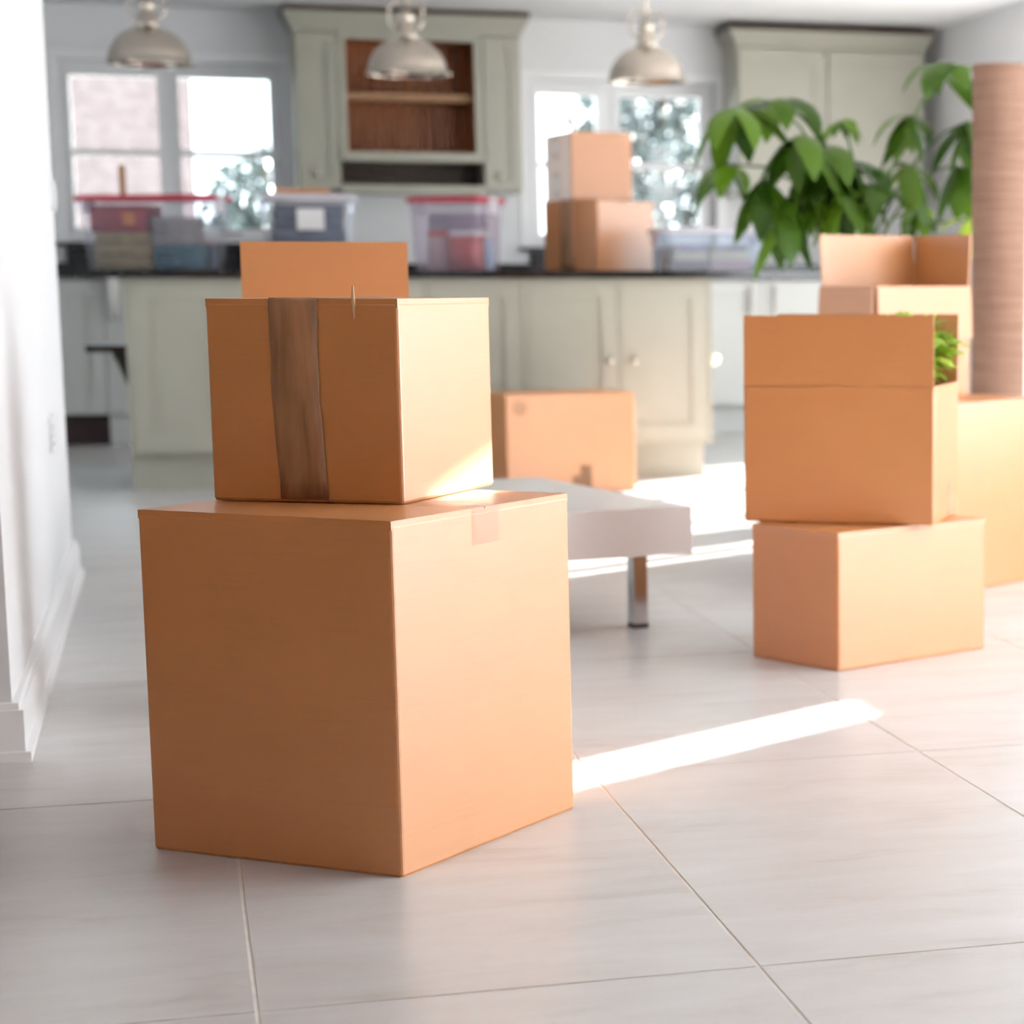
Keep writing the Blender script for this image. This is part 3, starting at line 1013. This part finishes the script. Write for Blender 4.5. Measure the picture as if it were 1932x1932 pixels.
# ------------------------------------------------------------------ plastic tubs on the island
def tub(label, near, phi, r, l, h, body, lid, z0=.9115, lid_h=.028, taper=.88, group='clear storage tubs on the island', handles=True):
    t = box_root(label, near, phi, r, l, z0, 'storage_tub', 'storage tub', group)
    bm = bmesh.new()

    def ring(x, y, z, c=.03):
        out = []
        for sx, sy in ((1, 1), (-1, 1), (-1, -1), (1, -1)):
            for k in range(4):
                ang = math.atan2(sy, sx) - math.pi / 4 + k / 3 * math.pi / 2
                out.append(bm.verts.new((sx * (x - c) + c * math.cos(ang), sy * (y - c) + c * math.sin(ang), z)))
        return out
    X, Yv = r / 2, l / 2
    rg = [ring(X * taper, Yv * taper, 0), ring(X * .97, Yv * .97, h - lid_h - .02), ring(X, Yv, h - lid_h - .02), ring(X, Yv, h - lid_h)]
    for a, b in zip(rg, rg[1:]):
        for i in range(16):
            bm.faces.new((a[i], a[(i + 1) % 16], b[(i + 1) % 16], b[i]))
    bm.faces.new(rg[0][::-1])
    obj('tub_body', bm, body, t)
    bm = bmesh.new()
    rg = [ring(X + .008, Yv + .008, h - lid_h), ring(X + .01, Yv + .01, h - .012), ring(X - .004, Yv - .004, h - .002), ring(X - .03, Yv - .03, h - .004)]
    for a, b in zip(rg, rg[1:]):
        for i in range(16):
            bm.faces.new((a[i], a[(i + 1) % 16], b[(i + 1) % 16], b[i]))
    bm.faces.new(rg[-1])
    bm.faces.new(rg[0][::-1])
    obj('lid', bm, lid, t)
    if handles:
        for s in (-1, 1):
            if r > l:
                obj('clip_handle', B((s * (X + .002) - .009, s * (X + .002) + .009, -.05, .05, h - lid_h - .05, h - .006)), M['lidclear'], t, bevel=.005)
            else:
                obj('clip_handle', B((-.04, .04, s * (Yv + .002) - .009, s * (Yv + .002) + .009, h - lid_h - .05, h - .006)), M['lidclear'], t, bevel=.005)
    return t


def cloth(name, label, cat, loc, size, m, rz=0, group=None, layers=3):
    """a folded textile: a few soft, slightly shifted layers"""
    t = thing(name, label, cat, loc, rz, group)
    rnd = random.Random(hash(label) % 999 if False else len(label))
    sx, sy, sz = size
    for k in range(layers):
        e = .92 + .08 * rnd.random()
        bm = B((-sx / 2 * e, sx / 2 * e, -sy / 2 * e, sy / 2 * e, sz * k / layers + .0005, sz * (k + 1) / layers))
        o = obj('fold', bm, m, t, bevel=min(.018, sz / layers * .45), seg=3, smooth=True)
    return t


Z = .9145
t1 = tub('big clear tub with a red lid on the far left of the island, clothes inside', (.172, 10.17), 62, .26, .60, .32, M['plastic'], M['redlid'])
a = R(62)


def inside(tb, x, y, z=Z):
    p = Matrix.Rotation(tb.rotation_euler.z, 4, 'Z') @ Vector((x, y, 0))
    return (tb.location.x + p.x, tb.location.y + p.y, z)


cloth('folded_blanket', 'folded khaki blanket in the bottom of the big red-lidded tub', 'blanket', inside(t1, -.015, .10), (.19, .26, .155), M['khaki'], a)
t = thing('bag', 'red bag with an orange patch in the big red-lidded tub', 'bag', inside(t1, -.02, .115, Z + .157), a)
obj('bag_body', B((-.085, .085, -.115, .125, .001, .115)), M['maroon'], t, bevel=.03, seg=3, smooth=True)
obj('patch', B((-.092, -.084, -.08, -.03, .03, .085)), M['orange'], t, bevel=.003)
cloth('folded_cloth', 'folded teal cloth in the right half of the big red-lidded tub', 'cloth', inside(t1, -.02, -.13, Z), (.17, .17, .10), M['teal'], a, layers=2)
cloth('folded_jumper', 'grey jumper folded on the teal cloth in the big red-lidded tub', 'jumper', inside(t1, -.02, -.12, Z + .103), (.17, .16, .12), M['greycloth'], a, layers=3)
t = thing('bottle', 'small navy bottle at the right end of the big red-lidded tub', 'bottle', inside(t1, .085, -.22, Z))
obj('bottle_body', lathe([(0, .001), (.016, .001), (.018, .01), (.018, .09), (.009, .105), (0, .105)], 14), M['navy'], t, smooth=True)
obj('cap', lathe([(0, .105), (.011, .105), (.011, .13), (0, .13)], 12), M['pink'], t, smooth=True)
# wooden block standing on the red lid
tag(obj('wooden_post', B((-.169, -.141, 10.40, 10.425, 1.2335, 1.355)), M['tanwood'], bevel=.002), 'upright brown wooden stick on the lid of the red-lidded tub', 'stick')

t2 = tub('clear tub with a milky lid and a white label, second from left on the island', (.420, 10.28), 2, .385, .30, .33, M['plastic'], M['lidclear'])
o = obj('label_card', B((-.06, .055, -.146, -.144, .185, .275)), M['whiteplastic'], t2)
o.rotation_euler = (R(4), 0, 0)
o['label'] = 'white paper label'
cloth('folded_jeans', 'dark blue folded jeans in the tub with the white label', 'jeans', inside(t2, 0, .0, Z + .115), (.30, .20, .165), M['navy'], R(2), layers=3)
cloth('folded_sheet', 'white sheets folded under the dark blue jeans in the labelled tub', 'sheet', inside(t2, 0, .0, Z), (.29, .20, .112), M['whitecloth'], R(2), layers=3)
tag(obj('flat_box', B((.47, .70, 10.33, 10.52, 1.2435, 1.262)), M['card'], bevel=.003), 'thin flat brown box on the lid of the tub with the white label', 'box')

t3 = tub('lilac clear tub with a red lid near the middle of the island', (1.312, 10.17), 52, .24, .36, .325, M['lilac'], M['redlid'])
a = t3.rotation_euler.z
t = thing('red_container', 'red plastic container in the lilac tub', 'container', inside(t3, -.03, -.065), a)
obj('container_body', B((-.05, .05, -.065, .065, .001, .135)), M['redplastic'], t, bevel=.014, seg=3, smooth=True)
obj('container_lid', B((-.053, .053, -.068, .068, .135, .15)), M['redplastic'], t, bevel=.005)
t = thing('pink_jar', 'pale pink jar with a coral lid in the lilac tub', 'jar', inside(t3, -.03, .075), a)
obj('jar_body', lathe([(0, .001), (.045, .001), (.05, .01), (.05, .135), (.045, .145), (0, .145)], 20), M['pink'], t, smooth=True)
obj('lid', lathe([(0, .145), (.05, .145), (.05, .175), (0, .175)], 20), M['redplastic'], t, smooth=True)
t = thing('blue_bottle', 'pale blue bottle at the right side of the lilac tub', 'bottle', inside(t3, .070, -.105), a)
obj('bottle_body', lathe([(0, .001), (.028, .001), (.032, .012), (.032, .115), (.015, .14), (0, .14)], 18), M['skyblue'], t, smooth=True)
obj('cap', lathe([(0, .14), (.016, .14), (.016, .16), (0, .16)], 12), M['whiteplastic'], t, smooth=True)
cloth('folded_scarf', 'mauve scarf lying on the red container and jar in the lilac tub', 'scarf', inside(t3, .01, .0, Z + .178), (.15, .22, .07), M['mauve'], a, layers=2)

t4 = tub('low pale blue clear tub of books at the right end of the island', (2.125, 10.10), 3, .46, .30, .195, M['blueclear'], M['lidclear'], taper=.95)
bl4 = [('thick brown book at the bottom left of the low blue tub', M['brownbook'], -.10, 0, .16, .045), ('cream book on the brown one in the low blue tub', M['cream'], -.095, .047, .15, .035),
       ('mauve book on top of the left pile in the low blue tub', M['mauve'], -.09, .084, .13, .03),
       ('pale pink book at the bottom right of the low blue tub', M['pink'], .09, 0, .19, .045), ('wide cream book on the pink one in the low blue tub', M['cream'], .085, .047, .18, .038),
       ('grey notebook on top of the right pile in the low blue tub', M['greycloth'], .09, .087, .15, .026)]
for lb, m_, x, z, wd, hh in bl4:
    t = thing('book', lb, 'book', inside(t4, x, 0, Z + z), R(3), 'books in the low blue tub')
    obj('cover', B((-wd / 2, wd / 2, -.11, .11, .0005, .004), (-wd / 2, wd / 2, -.11, .11, hh - .004, hh), (-wd / 2, wd / 2, -.11, -.106, .004, hh - .004)), m_, t)
    obj('pages', B((-wd / 2 + .004, wd / 2 - .004, -.105, .106, .004, hh - .004)), M['cream'], t)

# ------------------------------------------------------------------ wall plates on the near left wall
t = thing('wall_socket', 'white double socket low on the near left wall', 'socket', (SX, 6.17, .475))
obj('plate', B((0, .009, -.075, .075, -.044, .044)), M['whiteplastic'], t, bevel=.003)
for s in (-1, 1):
    obj('rocker', B((.009, .012, s * .045 - .008, s * .045 + .008, .008, .026)), M['whiteplastic'], t)
    obj('pin_holes', B((.009, .0095, s * .035 - .003, s * .035 + .003, -.012, .0), (.009, .0095, s * .035 - .014, s * .035 - .009, -.03, -.022), (.009, .0095, s * .035 + .009, s * .035 + .014, -.03, -.022)), M['dark'], t)
t = thing('light_switch', 'white light switch at the far edge of the near left wall', 'switch', (SX, 7.03, 1.10))
obj('plate', B((0, .009, -.043, .043, -.043, .043)), M['whiteplastic'], t, bevel=.003)
obj('rocker', B((.009, .013, -.012, .012, -.02, .02)), M['whiteplastic'], t, bevel=.002)

# ------------------------------------------------------------------ rolled rug
t = thing('rolled_rug', 'tall brown rug rolled up and standing on end at the right edge', 'rug', (2.725, 7.42, 0))
bm = bmesh.new()
n, turns, th = 220, 5, .013
ro, ri = .102, .102 - 5 * .0145
outer, innr = [], []
for k in range(n + 1):
    u = k / n
    ang = -R(60) - 2 * math.pi * turns * u
    rad = ro - (ro - ri) * u
    outer.append((rad * math.cos(ang), rad * math.sin(ang)))
    innr.append(((rad - th) * math.cos(ang), (rad - th) * math.sin(ang)))
H = 1.582
vo = [[bm.verts.new((*p, z)) for z in (0, H)] for p in outer]
vi = [[bm.verts.new((*p, z)) for z in (0, H)] for p in innr]
for k in range(n):
    bm.faces.new((vo[k][0], vo[k + 1][0], vo[k + 1][1], vo[k][1]))
    bm.faces.new((vi[k][0], vi[k][1], vi[k + 1][1], vi[k + 1][0]))
    bm.faces.new((vo[k][1], vo[k + 1][1], vi[k + 1][1], vi[k][1]))
    bm.faces.new((vo[k][0], vi[k][0], vi[k + 1][0], vo[k + 1][0]))
bm.faces.new((vo[0][0], vo[0][1], vi[0][1], vi[0][0]))
bm.faces.new((vo[n][0], vi[n][0], vi[n][1], vo[n][1]))
obj('rug_roll', bm, M['rug'], t)


# ------------------------------------------------------------------ plants
def leaf_mesh(name, L, W, a0, a1, m, n=7, fold=.28):
    bm = bmesh.new()
    p = Vector((0, 0, 0))
    rows = []
    for k in range(n + 1):
        u = k / n
        a = R(a0 + (a1 - a0) * u ** .8)
        hw = W / 2 * (math.sin(math.pi * min(1, u ** .85)) ** .8 if 0 < u < 1 else 0.02)
        nrm = Vector((-math.sin(a), 0, math.cos(a)))
        if k in (0, n):
            hw = W * .02
        rows.append([bm.verts.new(p + Vector((0, -hw, 0)) - nrm * hw * fold), bm.verts.new(p), bm.verts.new(p + Vector((0, hw, 0)) - nrm * hw * fold)])
        p = p + Vector((math.cos(a), 0, math.sin(a))) * (L / n)
    for r0, r1 in zip(rows, rows[1:]):
        for k in (0, 1):
            bm.faces.new((r0[k], r0[k + 1], r1[k + 1], r1[k]))
    me = bpy.data.meshes.new(name)
    bm.to_mesh(me)
    bm.free()
    for q in me.polygons:
        q.use_smooth = True
    me.materials.append(m)
    return me


LV = [leaf_mesh('leaf', .29, .112, 35, -95, M['leaf']), leaf_mesh('leaf', .27, .100, 5, -88, M['leaf']), leaf_mesh('leaf', .28, .098, -25, -90, M['leaf']), leaf_mesh('leaf', .26, .085, -50, -85, M['leaf'])]
LL = [leaf_mesh('leaf', .20, .07, -30, -85, M['lime']), leaf_mesh('leaf', .16, .055, 20, -70, M['lime'])]
t = thing('money_tree', 'tall leafy green house plant with drooping palmate leaves beside the rolled rug', 'plant', (2.42, 8.0, 0))
obj('pot', lathe([(0, .0), (.13, .0), (.135, .01), (.165, .30), (.175, .30), (.175, .34), (.158, .34), (.155, .30), (0, .30)], 28), M['pot'], t, smooth=True)
obj('soil', lathe([(0, .315), (.08, .318), (.154, .308), (.154, .302), (0, .302)], 20), M['soil'], t)
obj('trunk', tube([(0, 0, .30), (.01, .01, .55), (-.01, 0, .75), (.0, -.01, .95), (.02, 0, 1.05)], [.035, .03, .028, .026, .018], 10), M['bark'], t, smooth=True)
hubs = [(1.90, 7.85, 1.45, 6, 1.0, 1), (2.08, 7.95, 1.47, 6, 1.0, 0), (1.92, 8.0, 1.27, 5, .9, 2), (2.12, 7.8, 1.36, 7, .95, 2), (2.24, 7.85, 1.33, 8, 1.0, 2), (2.20, 7.95, 1.22, 7, 1.0, 3),
        (2.36, 8.1, 1.43, 7, .45, 1), (2.57, 7.95, 1.45, 8, .70, 2), (2.71, 7.95, 1.61, 6, .85, 0), (2.78, 7.9, 1.43, 7, .85, 2), (2.53, 7.85, 1.27, 6, .85, 2), (2.40, 7.85, 1.20, 7, .8, 2),
        (2.77, 8.0, 1.28, 6, .85, 3), (2.02, 7.9, 1.22, 6, .9, 3), (2.30, 7.95, 1.20, 7, .85, 3), (2.62, 8.0, 1.12, 6, .6, 2), (2.10, 7.85, 1.16, 5, .9, 3), (2.26, 7.8, 1.18, 6, .9, 3), (2.07, 7.8, 1.10, 4, .95, 3), (2.34, 7.9, 1.28, 7, .85, 2)]
rnd = random.Random(21)
for hx, hy, hz, nl, s, kind in hubs:
    p = Vector((hx - 2.42, hy - 8.0, hz))
    b0 = Vector((.01, 0, .9 + .14 * rnd.random()))
    mid = b0.lerp(p, .5) + Vector((0, 0, .10))
    obj('stem', tube([b0, b0.lerp(mid, .5) + Vector((0, 0, .03)), mid, mid.lerp(p, .5) + Vector((0, 0, .025)), p], [.006, .0055, .005, .0045, .004], 6), M['leaf'], t, smooth=True)
    ph = rnd.random() * 6
    for k in range(nl):
        me = LV[min(3, max(0, kind + rnd.choice((-1, 0, 0, 1))))]
        o = put(bpy.data.objects.new('leaf', me), t)
        sc_ = s * (.85 + .3 * rnd.random())
        o.matrix_local = Matrix.Translation(p) @ Matrix.Rotation(ph + 2 * math.pi * k / nl + rnd.uniform(-.25, .25), 4, 'Z') @ Matrix.Rotation(rnd.uniform(-.25, .25), 4, 'X') @ Matrix.Scale(sc_, 4)
for hx, hy, hz, nl, s in ((2.76, 7.85, 1.08, 6, .9), (2.64, 8.05, 1.13, 4, .6)):
    p = Vector((hx - 2.42, hy - 8.0, hz))
    b0 = Vector((.01, 0, .95))
    obj('stem', tube([b0, b0.lerp(p, .5) + Vector((0, 0, .05)), p], [.006, .005, .004], 6), M['leaf'], t, smooth=True)
    for k in range(nl):
        o = put(bpy.data.objects.new('leaf', rnd.choice(LL)), t)
        o.matrix_local = Matrix.Translation(p) @ Matrix.Rotation(2 * math.pi * k / nl + rnd.random(), 4, 'Z') @ Matrix.Scale(s * (.8 + .4 * rnd.random()), 4)

# fern in the open box of the right-hand pair
fx, fy = FERN.location.x, FERN.location.y
am = FERN.rotation_euler.z
p = Matrix.Rotation(am, 4, 'Z') @ Vector((.052, -.126, 0))
t = thing('potted_fern', 'bright green potted fern inside the open box with the square front flap', 'plant', (fx + p.x, fy + p.y, .3148))
obj('pot', lathe([(0, 0), (.055, 0), (.075, .14), (.08, .14), (.08, .155), (.07, .155), (.068, .14), (0, .14)], 24), M['pot'], t, smooth=True)
FR = [leaf_mesh('frond', .10, .044, 60, -10, M['lime'], 5), leaf_mesh('frond', .11, .046, 40, -60, M['lime'], 5), leaf_mesh('frond', .10, .040, 70, 20, M['lime'], 5), leaf_mesh('frond', .10, .044, 30, -50, M['lime'], 5)]
for k in range(285):
    o = put(bpy.data.objects.new('frond', rnd.choice(FR)), t)
    z = .24 + .17 * rnd.random()
    low = z < .32
    o.matrix_local = Matrix.Translation((rnd.uniform(-.05, .05), rnd.uniform(-.05, .05), z)) @ Matrix.Rotation(rnd.uniform(0, 6.28), 4, 'Z') @ Matrix.Scale(rnd.uniform(.35, .5) if low else rnd.uniform(.8, 1.15), 4)
obj('stem', tube([(0, 0, .12), (.005, 0, .24), (0, .004, .38)], [.012, .009, .004], 8), M['leaf'], t)

# ------------------------------------------------------------------ outside
struct('ground', B((-30, 40, YB + TH + .02, 60, -.35, -.15), (XR + .22, 40, -30, YB + TH + .02, -.35, -.15)), M['paving'])
t = thing('brick_building', 'pale pinkish brick building seen through the left window', 'building', (-.25, 31, -.15))
obj('wall', B((-.95, .68, 0, 5, 0, 5.2)), M['brick'], t)
obj('roof', B((-1.1, .85, -.2, 5.2, 5.2, 5.5)), M['brownshade'], t)


def tree(label, x, y, h, rad, zc, n, seed, cat='tree', sz=.07):
    t = thing('garden_tree', label, cat, (x, y, -.15), 0, 'garden trees outside')
    rn = random.Random(seed)
    bm = tube([(0, 0, 0), (.04, 0, zc * .5), (-.03, .02, zc), (0, 0, h * .9)], [.10, .08, .06, .02], 8)
    for k in range(9):
        a = rn.uniform(0, 6.28)
        z = zc * rn.uniform(.6, 1.2)
        tube([(0, 0, z), (math.cos(a) * rad * .5, math.sin(a) * rad * .5, z + .25 * rad), (math.cos(a) * rad * .9, math.sin(a) * rad * .9, z + .6 * rad)], [.03, .02, .008], 5, bm)
    obj('trunk', bm, M['bark'], t)
    vs, fs = [], []
    for k in range(n):
        while True:
            q = Vector((rn.uniform(-1, 1), rn.uniform(-1, 1), rn.uniform(-1, 1)))
            if .3 < q.length < 1:
                break
        c = Vector((q.x * rad, q.y * rad, zc + q.z * (h - zc)))
        u = Vector((rn.gauss(0, 1), rn.gauss(0, 1), rn.gauss(0, 1))).normalized()
        v = u.orthogonal().normalized()
        s = sz * rn.uniform(.6, 1.3)
        i = len(vs)
        vs += [c + u * s, c + v * s * .45, c - u * s, c - v * s * .45]
        fs.append((i, i + 1, i + 2, i + 3))
    me = bpy.data.meshes.new('foliage')
    me.from_pydata([tuple(v) for v in vs], [], fs)
    me.materials.append(M['tree'])
    o = put(bpy.data.objects.new('foliage', me), t)
    o['kind'] = 'stuff'


tree('grey-green garden tree seen through the right window pane', 4.75, 22.5, 4.2, 1.05, 1.7, 4200, 1, sz=.10)
tree('low garden tree seen at the bottom of the left window, right pane', 1.05, 23, 2.35, .75, 1.35, 1700, 2, sz=.085)
tree('thin bare-branched garden tree at the edge of the left window', 2.6, 25.5, 3.0, .5, 2.0, 450, 3)
